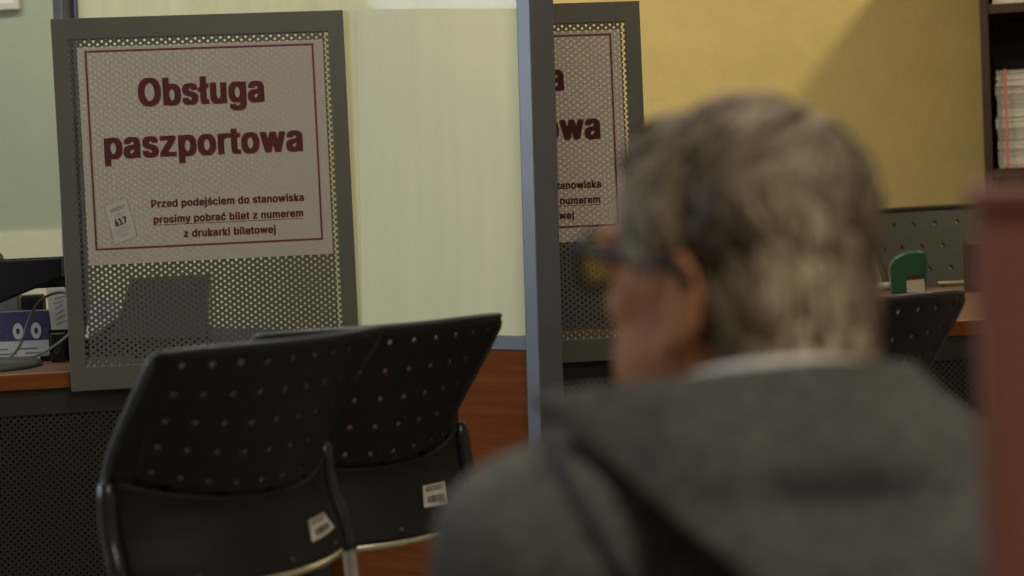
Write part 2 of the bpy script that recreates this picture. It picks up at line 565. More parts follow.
# local x runs from the near post to the far post, local y across
PT = 2.3
for x0 in (-.017, pl - .017):
    q = MB(); q.box(x0, x0 + .034, -.042, .042, 0, PT)
    q.build('post', 'alu', t, .0025)
q = MB(); q.box(.017, pl - .017, -.011, .011, .782, .812)
q.box(.017, .030, -.011, .011, .812, PT - .03); q.box(pl - .030, pl - .017, -.011, .011, .812, PT - .03)
q.build('pane_frame', 'alu', t, .002)
q = MB(); q.box(.017, pl - .017, -.02, .02, PT - .03, PT)
q.build('top_rail', 'alu', t, .002)
q = MB(); q.box(.028, pl - .028, -.003, .003, .810, PT - .028)
gp = q.build('glass_pane', 'glass', t)


bpy.context.view_layer.update()
TINV = t.matrix_world.inverted()


def on_pane(px, py):
    X, Y = px - 512, 288 - py
    d = TINV.to_3x3() @ (cr * (X / F) + cu * (Y / F) + FWD)
    o = TINV @ Vector((0, 0, H))
    w = o + d * (-o.y / d.y)
    return (w.x, w.z)


q = MB(); q.prism([(.031, .814), on_pane(364.5, 343), on_pane(357.5, 9), (.031, on_pane(519, 9)[1])], .0035, .0045, None, 'y')
tag(q.build('film_sheet', 'film', gp), 'cream film sheet on the glass')
q = MB(); q.box(.017, pl - .017, -.009, .009, .03, .782)
q.build('wood_panel', 'wood', t, .001)
for x0 in (.25, pl - .3):
    q = MB(); q.box(x0, x0 + .05, -.05, .05, 0, .03)
    q.build('foot', 'alu', t, .002)

# ------------------------------------------------------------------ the two desks


def desk(label, poly, a0, a1, legs):
    base = cp(a0, .3)
    t = thing('service_desk', label, 'desk', (0, 0, 0), 0, 'service desks')
    q = MB(); q.prism([(p.x, p.y) for p in poly], .745, .78)
    q.build('desk_top', 'desk_top', t, .002)
    q = MB()
    d0, d1 = cp(a0, .0215), cp(a1, .0215)
    e0, e1 = cp(a0, .019), cp(a1, .019)
    q.prism([(e0.x, e0.y), (e1.x, e1.y), (d1.x, d1.y), (d0.x, d0.y)], .746, .779)
    q.build('edge_band', 'wood', t, .001)
    # modesty panel with staggered holes
    mm = Matrix.Translation(cp(a0 + .03, .035)) @ Matrix.Rotation(YAW, 4, 'Z')
    w = a1 - a0 - .06
    q = MB()
    perforated(q, .02, w - .02, .12, .700, .0150, .0072, .0030, 0)
    q2 = MB()
    q2.add(q.v, q.f, mm)
    q2.box(0, w, -.004, .004, .690, .745, mm); q2.box(0, w, -.004, .004, .08, .125, mm)
    q2.box(0, .035, -.004, .004, .125, .69, mm); q2.box(w - .035, w, -.004, .004, .125, .69, mm)
    q2.build('modesty_panel', 'modesty', t)
    q3 = MB(); q3.box(0, w, .012, .028, .10, .744, mm); q3.build('hole_backing', 'black_soft', t)  # black sheet added behind the perforation so the holes stay dark
    for (a, n) in legs:
        p = cp(a, n)
        mm = Matrix.Translation(p) @ Matrix.Rotation(YAW, 4, 'Z')
        q = MB(); q.box(-.025, .025, -.025, .025, 0, .745, mm)
        q.build('leg', 'black', t, .002)
    return t


def off(p, k):
    nrm = Vector((-pd.y, pd.x, 0))
    return p + nrm * k


# left desk lies on the waiting side of the partition line, right desk beyond it
nrm = Vector((-pd.y, pd.x, 0))            # points to the left / waiting side
A = NEAR.lerp(FAR, .34) + nrm * .06
Bp = NEAR.lerp(FAR, .97) + nrm * .06
left_poly = [cp(-1.9), cp(-.365), A if False else cp(-.365, .002), Bp, cp(-1.25, .95), cp(-1.9, .95)]
left_poly = [cp(-1.9, .022), cp(-.42, .022), Bp, cp(-1.22, .95), cp(-1.9, .95)]
desk('wooden desk with dark perforated front panel, carrying the left screen and black monitor', left_poly, -1.9, -.40, [(-1.86, .08), (-.47, .06), (-1.86, .9), (-1.26, .88)])
desk('wooden desk with dark perforated front panel, green holder and pen on it', [cp(-.24, .022), cp(1.75, .022), cp(1.75, 1.3), cp(-.24, 1.3)], -.24, 1.75, [(-.2, .08), (1.71, .08), (-.2, 1.25), (1.71, 1.25)])

# ------------------------------------------------------------------ waiting chair with perforated reclined back
ZR = .9054                                           # height of the top row of holes
K0, K1, K2 = 2.570, 9.509, -5.94
HP, SP = .0483, .042
B0, B1, B2 = .4123, .3004, -1.484
G0, G1 = .0734, 1.8835
SW = -.1183
VK = .219                                            # fold of the shell
TAN_LOW = -.24


def tilt(v):
    if v <= 0.195:
        return B0 + B1 * max(v, 0) + B2 * max(v, 0) ** 2
    e_ = min(1, (v - .195) / .06)
    e_ = e_ * e_ * (3 - 2 * e_)
    return (B0 + B1 * .195 + B2 * .038) * (1 - e_) + TAN_LOW * e_


_prof = {}


def profile(v):
    k = round(v, 5)
    if k in _prof:
        return _prof[k]
    n = 60
    bk = up = 0.0
    for i in range(n):
        a = tilt(v * (i + .5) / n)
        bk -= math.sin(a) * v / n
        up -= math.cos(a) * v / n
    _prof[k] = (bk, up)
    return _prof[k]


def shell(u, v, off_=0.0):
    """chair local point (x right, y forward, z up); off_ pushes towards the back side"""
    vv = max(-.03, min(v, .36))
    bk, up = profile(v)
    vc = max(0, min(vv, .205))
    k = K0 + K1 * vc + K2 * vc * vc
    if v > .205:
        k = k + (3.5 - k) * min(1, (v - .205) / .10)
    uu = u * (1 + SW * vc)
    ph = uu * k
    lat = math.sin(ph) / k
    fw = (1 - math.cos(ph)) / k
    g = G0 + G1 * vc
    if v > .205:
        g = g * (1 - min(1, (v - .205) / .06)) + .03 * min(1, (v - .205) / .06)
    b_ = bk - fw * math.cos(g)
    z = up + fw * math.sin(g)
    tl_ = tilt(max(v, 0))
    nb = Vector((math.sin(ph), -math.cos(ph) * math.cos(tl_), -math.sin(tl_) * math.cos(ph)))
    return Vector((lat, -b_, ZR + z)) + nb * off_


UW_T, UW_B = .226, .247                               # half widths at the top and lower down


def half_w(v):
    return UW_T + (UW_B - UW_T) * max(0, min(1, (v + .03) / .22)) - (.012 * min(1, (v - .225) / .04) if v > .225 else 0)


V_TOP, V_BOT = -.0255, .335


def make_chair(zf=0.0):
    t = thing('waiting_chair', 'black waiting chair with peeling barcode sticker, nearest to the left desk', 'chair', (0, 0, 0), 0, 'black perforated waiting chairs')
    # --- back shell in the (u, v) sheet: hole cells, margins and the plain lower panel
    us = [-half_w(0)] + [(c - 5) * SP for c in range(11)] + [half_w(0)]
    q = MB()

    def P(u, v):
        # margins stretch to the true half width of this height
        lim = 5 * SP
        if abs(u) > lim:
            f = (abs(u) - lim) / (half_w(0) - lim)
            u = math.copysign(lim + f * (half_w(v) - lim), u)
        if v < 0:
            v += .008 * min(1, abs(u) / .226) ** 4 * (v / V_TOP)
        return shell(u, v)

    def patch(u0, u1, v0, v1, nu, nv):
        vs = [P(u0 + (u1 - u0) * i / nu, v0 + (v1 - v0) * j / nv) for j in range(nv + 1) for i in range(nu + 1)]
        fs = [(j * (nu + 1) + i, j * (nu + 1) + i + 1, (j + 1) * (nu + 1) + i + 1, (j + 1) * (nu + 1) + i) for j in range(nv) for i in range(nu)]
        q.add(vs, fs, None, True)
    lim = 5 * SP
    v_end = 4.5 * HP
    patch(-lim, lim, V_TOP, -.5 * HP + 1e-6, 36, 1) if V_TOP < -.5 * HP - 1e-4 else None
    hr = .0042
    for r in range(5):
        for c in range(10):
            cu0, cv0 = (c - 4.5) * SP, r * HP
            vs, n = [], 16
            lo_v = V_TOP if r == 0 else cv0 - HP / 2
            hi_v = cv0 + HP / 2
            for k in range(n):                     # outer square
                an = 2 * math.pi * k / n
                cx, cz = math.cos(an), math.sin(an)
                sc = 1 / max(abs(cx), abs(cz))
                uu = cu0 + cx * sc * SP / 2
                vv = cv0 + cz * sc * HP / 2
                if vv < cv0 - HP / 2 + 1e-6:
                    vv = lo_v
                vs.append(P(uu, vv))
            for rr in (.011, hr):
                for k in range(n):
                    an = 2 * math.pi * k / n
                    vs.append(P(cu0 + math.cos(an) * rr, cv0 + math.sin(an) * rr * 1.1))
            fs = []
            for ring in (0, 1):
                for k in range(n):
                    a, b_ = ring * n + k, ring * n + (k + 1) % n
                    fs.append((a, b_, b_ + n, a + n))
            q.add(vs, fs, None, True)
    for sgn in (-1, 1):
        patch(*((-half_w(0), -lim) if sgn < 0 else (lim, half_w(0))), V_TOP, v_end, 6, 44)
    patch(-half_w(0), half_w(0), v_end, V_BOT, 60, 26)
    bk = q.build('backrest', 'chair_plastic', t)
    bmx = bmesh.new(); bmx.from_mesh(bk.data)
    bmesh.ops.remove_doubles(bmx, verts=bmx.verts, dist=.0006)
    bmesh.ops.recalc_face_normals(bmx, faces=bmx.faces)
    bmx.to_mesh(bk.data); bmx.free()
    so = bk.modifiers.new('thick', 'SOLIDIFY')
    so.thickness = .005
    so.offset = 0
    # --- rolled rim round the back
    N = 40
    tu = [(-1 + 2 * i / N) for i in range(N + 1)]
    loop = [P(a * half_w(0), V_TOP) for a in tu]
    rim = MB()
    rim.tube(loop, .0045, 8)
    side = [V_TOP + (.24 - V_TOP) * i / 30 for i in range(31)]
    for sgn in (-1, 1):
        pts = [P(sgn * half_w(0), v) + Vector((sgn * .001, .004, 0)) for v in side]
        rim.tube(pts, [.0075 if i > 1 else .0045 for i in range(31)], 8)
    rim.build('rim', 'chair_edge', bk)
    # --- raised fold line below the holes
    fl = MB()
    fl.tube([shell(a * half_w(.22) * .98, .215 + .008 * (1 - a * a), .002) for a in tu], .0013, 6)
    fl.build('fold_line', 'chair_plastic', bk)
    # --- two screws
    for uu in (-.135, .02, .15):
        sc_ = MB(); c = shell(uu, .322, .0025)
        sc_.tube([c, shell(uu, .322, .0055)], .0042, 10)
        sc_.build('screw', 'dark_grey', bk)
    # --- pale lower bar under the shell
    br = MB()
    br.tube([shell(a * .185, V_BOT + .006) + Vector((0, .004, 0)) for a in tu], .0085, 8, flat=.7)
    tag(br.build('lower_bar', 'chrome', t), 'pale metal bar under the backrest')
    # --- uprights: black sleeve over a grey tube that runs down as rear leg
    for sgn in (-1, 1):
        vs_ = [.232 + (.352 - .232) * i / 10 for i in range(11)]
        pts = [shell(sgn * (UW_B - .010), v, -.001) + Vector((sgn * .012, .0, 0)) for v in vs_]
        q = MB()
        top = pts[0] + (pts[0] - pts[1]).normalized() * .022
        q.tube([top + (top - pts[0]) * .25, top, *pts], [.008, .0135] + [.0145] * 11, 12)
        q.build('sleeve', 'sleeve', t)
        lo = pts[-1]
        q = MB()
        q.tube([pts[-2], lo, Vector((lo.x, lo.y - .012, .45)), Vector((lo.x * 1.03, lo.y - .05, .22)), Vector((lo.x * 1.07, lo.y - .11, zf + .012))], .0115, 12)
        q.build('leg', 'steel', t)
        fy = lo.y + .40
        q = MB()
        q.tube([Vector((lo.x, lo.y - .012, .418)), Vector((lo.x, lo.y + .2, .411)), Vector((lo.x, fy - .03, .405)), Vector((lo.x, fy, .383)), Vector((lo.x * 1.03, fy + .03, .2)), Vector((lo.x * 1.06, fy + .05, zf + .012))], .0115, 12)
        q.build('leg', 'steel', t)
    # --- seat: shallow moulded dish
    y0 = shell(0, .35).y + .03
    q = MB()
    nu, nv = 14, 14
    g = []
    for j in range(nv + 1):
        for i in range(nu + 1):
            a, b_ = -1 + 2 * i / nu, j / nv
            wv = .205 - .02 * b_
            x = a * wv * (1 - .06 * (2 * b_ - 1) ** 4)
            y = y0 + .42 * b_ - .03 * a * a * (1 if b_ > .5 else 0) * (b_ - .5) * 2
            z = .425 + .018 * a * a - .012 * math.sin(math.pi * b_) - (.05 * max(0, b_ - .8) / .2 * max(0, b_ - .8) / .2)
            g.append((x, y, z))
    q.add(g, [(j * (nu + 1) + i, j * (nu + 1) + i + 1, (j + 1) * (nu + 1) + i + 1, (j + 1) * (nu + 1) + i) for j in range(nv) for i in range(nu)], None, True)
    se = q.build('seat', 'chair_plastic', t)
    so = se.modifiers.new('thick', 'SOLIDIFY'); so.thickness = .008; so.offset = 1
    q = MB()
    for yy in (y0 + .08, y0 + .32):
        q.tube([(-.205, yy, .405), (.205, yy, .405)], .010, 10)
    q.build('seat_rail', 'steel', t)
    return t


SC1, SC2 = .96, 1.07
c1_xy = Vector((-.2981, 2.6679)) * SC1
c2_xy = Vector((-.1697, 2.8648)) * SC2
LIFT1 = H - (H - ZR) * SC1 - ZR * SC1
LIFT2 = H - (H - ZR) * SC2 - ZR * SC2
chair = make_chair(-LIFT1 / SC1)
chair.location = (c1_xy.x, c1_xy.y, LIFT1)
chair.rotation_euler = (0, 0, .8644)
chair.scale = (SC1,) * 3
chair2 = make_chair(-LIFT2 / SC2)
chair2['label'] = 'black waiting chair with square barcode sticker, in front of the wooden panel'
chair2.location = (c2_xy.x, c2_xy.y, LIFT2)
chair2.rotation_euler = (0, 0, .578)
chair2.scale = (SC2,) * 3
chair3 = dup(chair2, (.5886, 3.181, LIFT2), .32, 'black waiting chair on the right, beyond the grey-jacketed person', SC2)


def sticker(parent, pts, label):
    """small white barcode label lying on the shell; pts are (u, v) corners"""
    q = MB()
    n = 5
    c = [Vector(p) for p in pts]
    vs = []
    for j in range(n + 1):
        for i in range(n + 1):
            p = c[0].lerp(c[1], i / n).lerp(c[3].lerp(c[2], i / n), j / n)
            vs.append(shell(p.x, p.y, .0042))
    q.add(vs, [(j * (n + 1) + i, j * (n + 1) + i + 1, (j + 1) * (n + 1) + i + 1, (j + 1) * (n + 1) + i) for j in range(n) for i in range(n)], None, True)
    st = q.build('barcode_sticker', 'sticker', parent)
    tag(st, label)
    q = MB()

    def fq(a0, a1, b0, b1):
        vs = []
        for (a, b_) in ((a0, b0), (a1, b0), (a1, b1), (a0, b1)):
            p = c[0].lerp(c[1], a).lerp(c[3].lerp(c[2], a), b_)
            vs.append(shell(p.x, p.y, .0048))
        q.add(vs, [(0, 1, 2, 3)])
    rr = random.Random(5)
    for b0 in (.08, .20):
        a = .1
        while a < .85:
            w = rr.uniform(.06, .16)
            fq(a, min(a + w, .9), b0, b0 + .07); a += w + .03
    a = .16
    while a < .84:
        w = rr.choice((.02, .03, .05))
        fq(a, a + w, .50, .84); a += w + rr.choice((.02, .03))
    q.build('barcode', 'ink', st)
    return st


sticker(chair, [(.0780, .2733), (.1328, .2723), (.1649, .3005), (.0732, .3058)], 'white barcode sticker with a peeled corner')
sticker(chair2, [(.0785, .2611), (.1380, .2629), (.1322, .2976), (.0728, .2941)], 'square white barcode sticker')

# ------------------------------------------------------------------ things on the left desk
DZ = .78


def flat_monitor():
    # black flat screen seen from behind, tapered housing, on a pole with a round plate
    y = 4.27
    P0 = at(62, 258, y); P1 = at(62, 277, y)
    t = thing('desk_monitor', 'black desk monitor seen from behind at the left edge', 'monitor', (at(-32, 300, y).x, y, DZ), R(4))
    cx = t.location.x
    hw = P0.x - cx
    zt, zl = P0.z - DZ, P1.z - DZ
    zb = at(0, 304, y).z - DZ
    q = MB()
    q.prism([(-hw, zt), (hw, zt), (hw, zl), (hw - .012, zl - .004), (.065, zb), (-.065, zb), (-hw + .012, zl - .004), (-hw, zl)], -.035, .02, None, 'y')
    q.build('housing', 'black_soft', t, .004)
    q = MB(); q.box(-hw - .003, hw + .003, .02, .034, zb + .03, zt + .003)
    q.build('screen_bezel', 'black', t, .002)
    q = MB(); q.prism([(-.06, zt), (-.05, zt + .016), (-.02, zt + .024), (.06, zt + .024), (.075, zt + .016), (.082, zt)], -.02, .03, None, 'y')
    q.build('camera_hood', 'black', t, .003)
    q = MB(); q.tube([(0, 0, .012), (0, 0, zb + .02)], .018, 14); q.box(-.03, .03, -.02, .02, zb - .01, zb + .03)
    q.build('neck', 'black', t)
    q = MB(); q.lathe([(.155, 0), (.155, .008), (.145, .014), (.02, .018)], 36)
    q.build('base_plate', 'dark_grey', t)
    return t


mon = flat_monitor()

# indigo and white card box
def card_box():
    y = 4.48
    a, b_ = at(-20, 350, y), at(53, 350, y)
    zt = at(45, 311, y).z
    t = thing('tissue_box', 'indigo and white card box with pale ring figures behind the monitor base', 'box', ((a.x + b_.x) / 2, y, DZ), R(2))
    w = (b_.x - a.x) / 2
    h = zt - DZ
    q = MB(); q.box(-w, w, 0, .06, 0, h)
    q.build('box_body', 'white_card', t, .002)
    q = MB(); q.box(-w - .0005, w + .0005, -.0012, .0605, h * .40, h + .0008)
    q.build('indigo_band', 'indigo', t)
    for k, px in enumerate((-5, 18, 36)):
        q = MB()
        cx = at(px, 327, y).x - t.location.x
        n = 20
        cz = h * .60
        ro, ri = .0125 * 1.15, .0055
        vs = []
        for (r0, yy) in ((ro, -.003), (ri, -.003)):
            for i in range(n):
                an = 2 * math.pi * i / n
                vs.append((cx + math.cos(an) * r0 * .85, yy, cz + math.sin(an) * r0 * 1.35))
        q.add(vs, [(i, (i + 1) % n, n + (i + 1) % n, n + i) for i in range(n)])
        q.build('ring_figure', 'white_card', t)
    q = MB()
    for (x0, x1, zz) in ((-.06, -.02, .22), (.0, .05, .22), (-.05, .0, .12), (.02, .06, .12)):
        q.box(x0, x1, -.0015, -.0005, h * zz, h * zz + .003)
    q.build('printed_lines', 'ink_grey', t)


card_box()


def leaning_sheet(name, label, pts, y, lean, mt, ink):
    """sheet of paper on a little easel, facing the front"""
    P = [at(px, py, y) for px, py in pts]
    cx = sum(p.x for p in P) / 4
    t = thing(name, label, 'paper', (cx, y, DZ), 0)
    z0 = min(p.z for p in P) - DZ
    def loc(p, o=0):
        z = p.z - DZ
        return Vector((p.x - cx, (z - z0) * lean + o, z))
    q = MB()
    vs = [loc(p) for p in P] + [loc(p, .0015) for p in P]
    q.add(vs, [(0, 1, 2, 3), (7, 6, 5, 4), (0, 4, 5, 1), (1, 5, 6, 2), (2, 6, 7, 3), (3, 7, 4, 0)])
    q.build('sheet', mt, t)
    q = MB()
    rr = random.Random(len(label))
    for k in range(7):
        v = .14 + k * .11
        u0 = .18 + rr.uniform(0, .1)
        u1 = u0 + rr.uniform(.25, .55)
        a = loc(P[0]).lerp(loc(P[3]), v); b_ = loc(P[1]).lerp(loc(P[2]), v)
        p0, p1 = a.lerp(b_, u0), a.lerp(b_, min(u1, .9))
        d = Vector((0, -.0012, 0)); w = Vector((0, 0, .0028))
        tiltv = Vector((0, 0, .010))
        q.add([p0 + d, p1 + d + tiltv, p1 + d + tiltv + w, p0 + d + w], [(0, 1, 2, 3)])
    q.build('handwriting', ink, t)
    # prop behind, down to the desk
    q = MB()
    zt = max(p.z for p in P) - DZ
    q.box(-.02, .02, .004 + (zt - z0) * lean * .5, .012 + (zt - z0) * lean * .5 + .03, 0, z0 + (zt - z0) * .5)
    q.box(-.05, .05, -.01, .06, 0, .012)
    q.box(-.03, .03, -.002, .01, 0, z0 + .012)
    q.build('stand', 'black', t, .001)
    return t


leaning_sheet('paper_sheet', 'white sheet with blue handwriting standing left of the notice screen', [(42, 289), (72, 289), (74, 334), (52, 334)], 4.415, .35, 'white_paper', 'blue_ink')
leaning_sheet('paper_sheet', 'white paper visible through the holes of the left notice screen', [(78, 290), (137, 291), (112, 318), (84, 341)], 4.50, 1.6, 'white_paper', 'blue_ink')


def grey_monitor():
    y = 4.40
    a, b_ = at(112, 335, y), at(212, 335, y)
    zt = at(180, 276, y).z - DZ
    w = (b_.x - a.x) / 2
    t = thing('screen_unit', 'grey flat-backed screen half visible through the perforated notice screen', 'monitor', ((a.x + b_.x) / 2, y, DZ), R(6))
    q = MB(); q.prism([(-w, .045), (w * .9, .035), (w, zt), (-w * .55, zt)], 0, .02, None, 'y')
    q.build('housing', 'mid_grey', t, .004)
    q = MB(); q.box(-.02, .02, .005, .016, .0, .06); q.box(-.07, .07, -.03, .05, 0, .010)
    q.build('stand', 'black', t, .003)


grey_monitor()
for (nm, lb, ct, x0, x1, y0, yy, mt_) in (('pen_holder', 'black block-shaped holder behind the indigo card box', 'holder', 22, 44, 297, 4.60, 'black_soft'), ('card_index', 'pale grey box behind the indigo card box, under the black monitor', 'box', -16, 20, 294, 4.62, 'mid_grey')):
    a, b_ = at(x0, 330, yy), at(x1, 330, yy)
    t = thing(nm, lb, ct, ((a.x + b_.x) / 2, yy, DZ), R(4))
    w, h = (b_.x - a.x) / 2, at(x0, y0, yy).z - DZ
    q = MB(); q.box(-w, w, 0, .05, 0, h); q.build('body', mt_, t, .003)
    q = MB(); q.box(-w + .004, w - .004, .004, .046, h, h + .004); q.build('lid', 'dark_grey', t, .001)
# dark little block and the cable loop
p = at(61, 352, 4.40)
t = thing('speaker_block', 'small black block beside the sheet of handwriting', 'speaker', (p.x + .002, 4.36, DZ), R(5))
q = MB(); q.box(-.016, .016, 0, .035, 0, at(61, 333, 4.38).z - DZ); q.build('body', 'black', t, .003)
q = MB(); q.lathe([(.009, 0), (.009, .002), (.004, .003)], 16, Matrix.Translation((0, 0, .025)) @ Matrix.Rotation(R(90), 4, 'X')); q.build('cone', 'dark_grey', t)
q = MB()
pts = [(6, 362, 4.36), (20, 345, 4.38), (28, 322, 4.40), (38, 303, 4.40), (52, 294, 4.39), (66, 293, 4.36), (76, 302, 4.33), (77, 322, 4.32), (66, 337, 4.33), (50, 349, 4.35), (36, 356, 4.36), (22, 358, 4.37)]
raw = [at(*p) for p in pts]
sm = []
for i in range(len(raw) - 1):
    p0, p1, p2, p3 = raw[max(i - 1, 0)], raw[i], raw[i + 1], raw[min(i + 2, len(raw) - 1)]
    for k in range(6):
        s_ = k / 6
        sm.append(.5 * ((2 * p1) + (p2 - p0) * s_ + (2 * p0 - 5 * p1 + 4 * p2 - p3) * s_ ** 2 + (3 * p1 - p0 - 3 * p2 + p3) * s_ ** 3))
sm.append(raw[-1])
sm = [Vector((p.x, p.y, max(p.z, DZ + .004))) for p in sm]
q.tube(sm, .0034, 8)
tag(q.build('cable', 'cable'), 'grey cable looping above the card box on the left desk', 'cable')

# notice on the green wall, top left
p0, p1 = at(-60, 10, YB - .01), at(20.5, 9.5, YB - .01)
t = thing('wall_notice', 'white notice panel on the green wall at the top left corner', 'notice', ((p0.x + p1.x) / 2, YB, p1.z))
w = (p1.x - p0.x) / 2
q = MB(); q.box(-w, w, -.030, -.001, 0, .42); q.build('panel', 'white_card', t, .002)
q = MB(); q.box(-w + .015, w - .015, -.032, -.030, .02, .40); q.build('sheet', 'white_paper', t)

# ------------------------------------------------------------------ things on the right desk
def on_desk(px, py):
    """point of the desk surface seen at this pixel"""
    X, Y = px - 512, 288 - py
    d = cr * (X / F) + cu * (Y / F) + FWD
    k = (DZ - H) / d.z
    return Vector((0, 0, H)) + d * k


def tape_holder():
    p = on_desk(909, 293)
    y = p.y
    s = y / F
    t = thing('stamp_holder', 'green rounded plastic holder with cream label on the right desk', 'stamp', (p.x, y, DZ), R(-6))
    prof = [(-18, 0), (-19, 18), (-19, 29), (-14, 36), (-4, 41), (8, 42.5), (16, 41), (17.5, 30), (16.5, 12), (16, 0)]
    q = MB(); q.prism([(a * s, b_ * s) for a, b_ in prof], -.03, .03, None, 'y')
    q.build('body', 'green', t, .006, seg=3)
    q = MB(); q.prism([(-3 * s, 1 * s), (15 * s, 0), (14 * s, 14 * s), (-3 * s, 13 * s)], -.0345, -.0295, None, 'y')
    q.build('label', 'cream_plastic', t, .001)
    q = MB(); q.prism([(-3 * s, 13.3 * s), (14 * s, 14.3 * s), (14 * s, 19 * s), (-3 * s, 18 * s)], -.0338, -.0295, None, 'y')
    q.build('slot', 'brown_card', t)


tape_holder()
p = on_desk(974, 291); s = p.y / F
t = thing('card_carton', 'dark brown printed carton at the right end of the desk', 'box', (p.x + .012, p.y, DZ), R(-4))
q = MB(); q.box(-12 * s, 22 * s, -.03, .03, 0, 48 * s); q.build('carton', 'brown_card', t, .002)
q = MB()
for k in range(5):
    q.box(-8 * s, (2 + 3 * (k % 3)) * s, -.0312, -.03, (6 + 3.4 * k) * s, (7.6 + 3.4 * k) * s)
q.build('printed_lines', 'red_ink', t)
a, b_ = on_desk(929, 286), on_desk(966, 284.5)
t = thing('pen', 'pale pen lying on the right desk between green holder and carton', 'pen', ((a.x + b_.x) / 2, (a.y + b_.y) / 2, DZ + .0062), math.atan2(b_.y - a.y, b_.x - a.x))
L = (b_ - a).length / 2
q = MB(); q.tube([(-L, 0, 0), (-L + .01, 0, 0), (L, 0, 0)], [.004, .006, .006], 10); q.build('barrel', 'pen', t)
q = MB(); q.tube([(-L - .018, 0, 0), (-L, 0, 0)], [.001, .004], 10); q.build('tip', 'dark_grey', t)
p = on_desk(881, 291); s = p.y / F
t = thing('glue_stick', 'small white and blue lying tube beside the green holder', 'tube', (p.x, p.y - .01, DZ + .0135), R(4))
q = MB(); q.tube([(-.055, 0, 0), (.02, 0, 0)], .013, 14); q.build('tube_body', 'white_card', t)
q = MB(); q.tube([(.02, 0, 0), (.05, 0, 0)], .0135, 14); q.build('cap', 'indigo', t)

# monitor behind the right screen
def tall_monitor():
    y = 4.72
    a, b_ = at(548, 345, y), at(636, 345, y)
    zt = at(600, 236, y).z - DZ
    w = (b_.x - a.x) / 2
    t = thing('monitor', 'black monitor hidden behind the lower holes of the right notice screen', 'monitor', ((a.x + b_.x) / 2, y, DZ), R(5))
    q = MB(); q.box(-w, w, 0, .035, .006, zt); q.build('housing', 'black_soft', t, .006)
    q = MB(); q.box(-w + .015, w - .015, .035, .038, .065, zt - .015); q.build('screen', 'black', t)
    q = MB(); q.box(-.03, .03, .0, .025, .01, .06); q.box(-.10, .10, -.06, .10, 0, .012); q.build('stand', 'black', t, .003)


tall_monitor()


# office chair on the far side of the right desk
def office_chair():
    y = 5.88
    c = at(923, 224.5, y)
    s = y / F
    t = thing('office_chair', 'grey office chair with perforated back behind the right desk', 'chair', (c.x, y, 0), R(30))
    dx, dz = 24.4 * s / math.cos(R(30)), 21.6 * s * 1.1
    z0 = c.z
    q = MB()
    ncol, nrow = 6, 5
    hr = .0085

    def Pb(u, v):            # u across, v down
        k = 1.1
        return Vector((math.sin(u * k) / k, (1 - math.cos(u * k)) / k * -1.0 - .45 * v, z0 - v * .93))
    for r in range(nrow):
        for cc in range(ncol):
            cu0, cv0 = (cc - 2.5) * dx, r * dz
            n = 16
            vs = []
            for k in range(n):
                an = 2 * math.pi * k / n
                cx, cz = math.cos(an), math.sin(an)
                sc = 1 / max(abs(cx), abs(cz))
                uu, vv = cu0 + cx * sc * dx / 2, cv0 + cz * sc * dz / 2
                if r == 0 and vv < cv0 - dz / 2 + 1e-6:
                    vv = -16 * s
                vs.append(Pb(uu, vv))
            for k in range(n):
                an = 2 * math.pi * k / n
                vs.append(Pb(cu0 + math.cos(an) * hr, cv0 + math.sin(an) * hr))
            q.add(vs, [(k, (k + 1) % n, n + (k + 1) % n, n + k) for k in range(n)])
    bk = q.build('backrest', 'far_chair', t)
    bmx = bmesh.new(); bmx.from_mesh(bk.data)
    bmesh.ops.remove_doubles(bmx, verts=bmx.verts, dist=.0008)
    bmesh.ops.recalc_face_normals(bmx, faces=bmx.faces)
    bmx.to_mesh(bk.data); bmx.free()
    so = bk.modifiers.new('thick', 'SOLIDIFY'); so.thickness = .012; so.offset = 0
    hw = 3 * dx
    q = MB()
    q.tube([Pb(-hw + 2 * hw * i / 20, -16 * s) for i in range(21)], .011, 8)
    for sg in (-1, 1):
        q.tube([Pb(sg * hw, -16 * s + (16 * s + 4.5 * dz) * i / 12) for i in range(13)], .011, 8)
    q.build('rim', 'black', bk)
    zb = z0 - 4.5 * dz * .93
    q = MB(); q.tube([(0, -.14, zb + .1), (0, -.20, zb - .02), (0, -.22, .50), (0, -.30, .44)], .022, 10); q.build('back_support', 'black', t)
    q = MB()
    n = 12
    q.prism([(.235 * math.copysign(abs(math.cos(2 * math.pi * k / 24)) ** .5, math.cos(2 * math.pi * k / 24)), -.38 + .22 * math.copysign(abs(math.sin(2 * math.pi * k / 24)) ** .5, math.sin(2 * math.pi * k / 24))) for k in range(24)], .45, .50)
    q.build('seat', 'far_chair', t, .012)
    q = MB(); q.tube([(0, -.36, .06), (0, -.36, .45)], .025, 12); q.build('column', 'black', t)
    for k in range(5):
        an = 2 * math.pi * k / 5
        e = Vector((.27 * math.cos(an), -.36 + .27 * math.sin(an), .065))
        q = MB(); q.tube([(0, -.36, .09), e], [.022, .014], 8)
        lg = q.build('leg', 'black', t)
        q = MB(); q.tube([e + Vector((-.012, 0, -.035)), e + Vector((.012, 0, -.035))], .03, 14)
        q.build('caster', 'black_soft', lg)


office_chair()

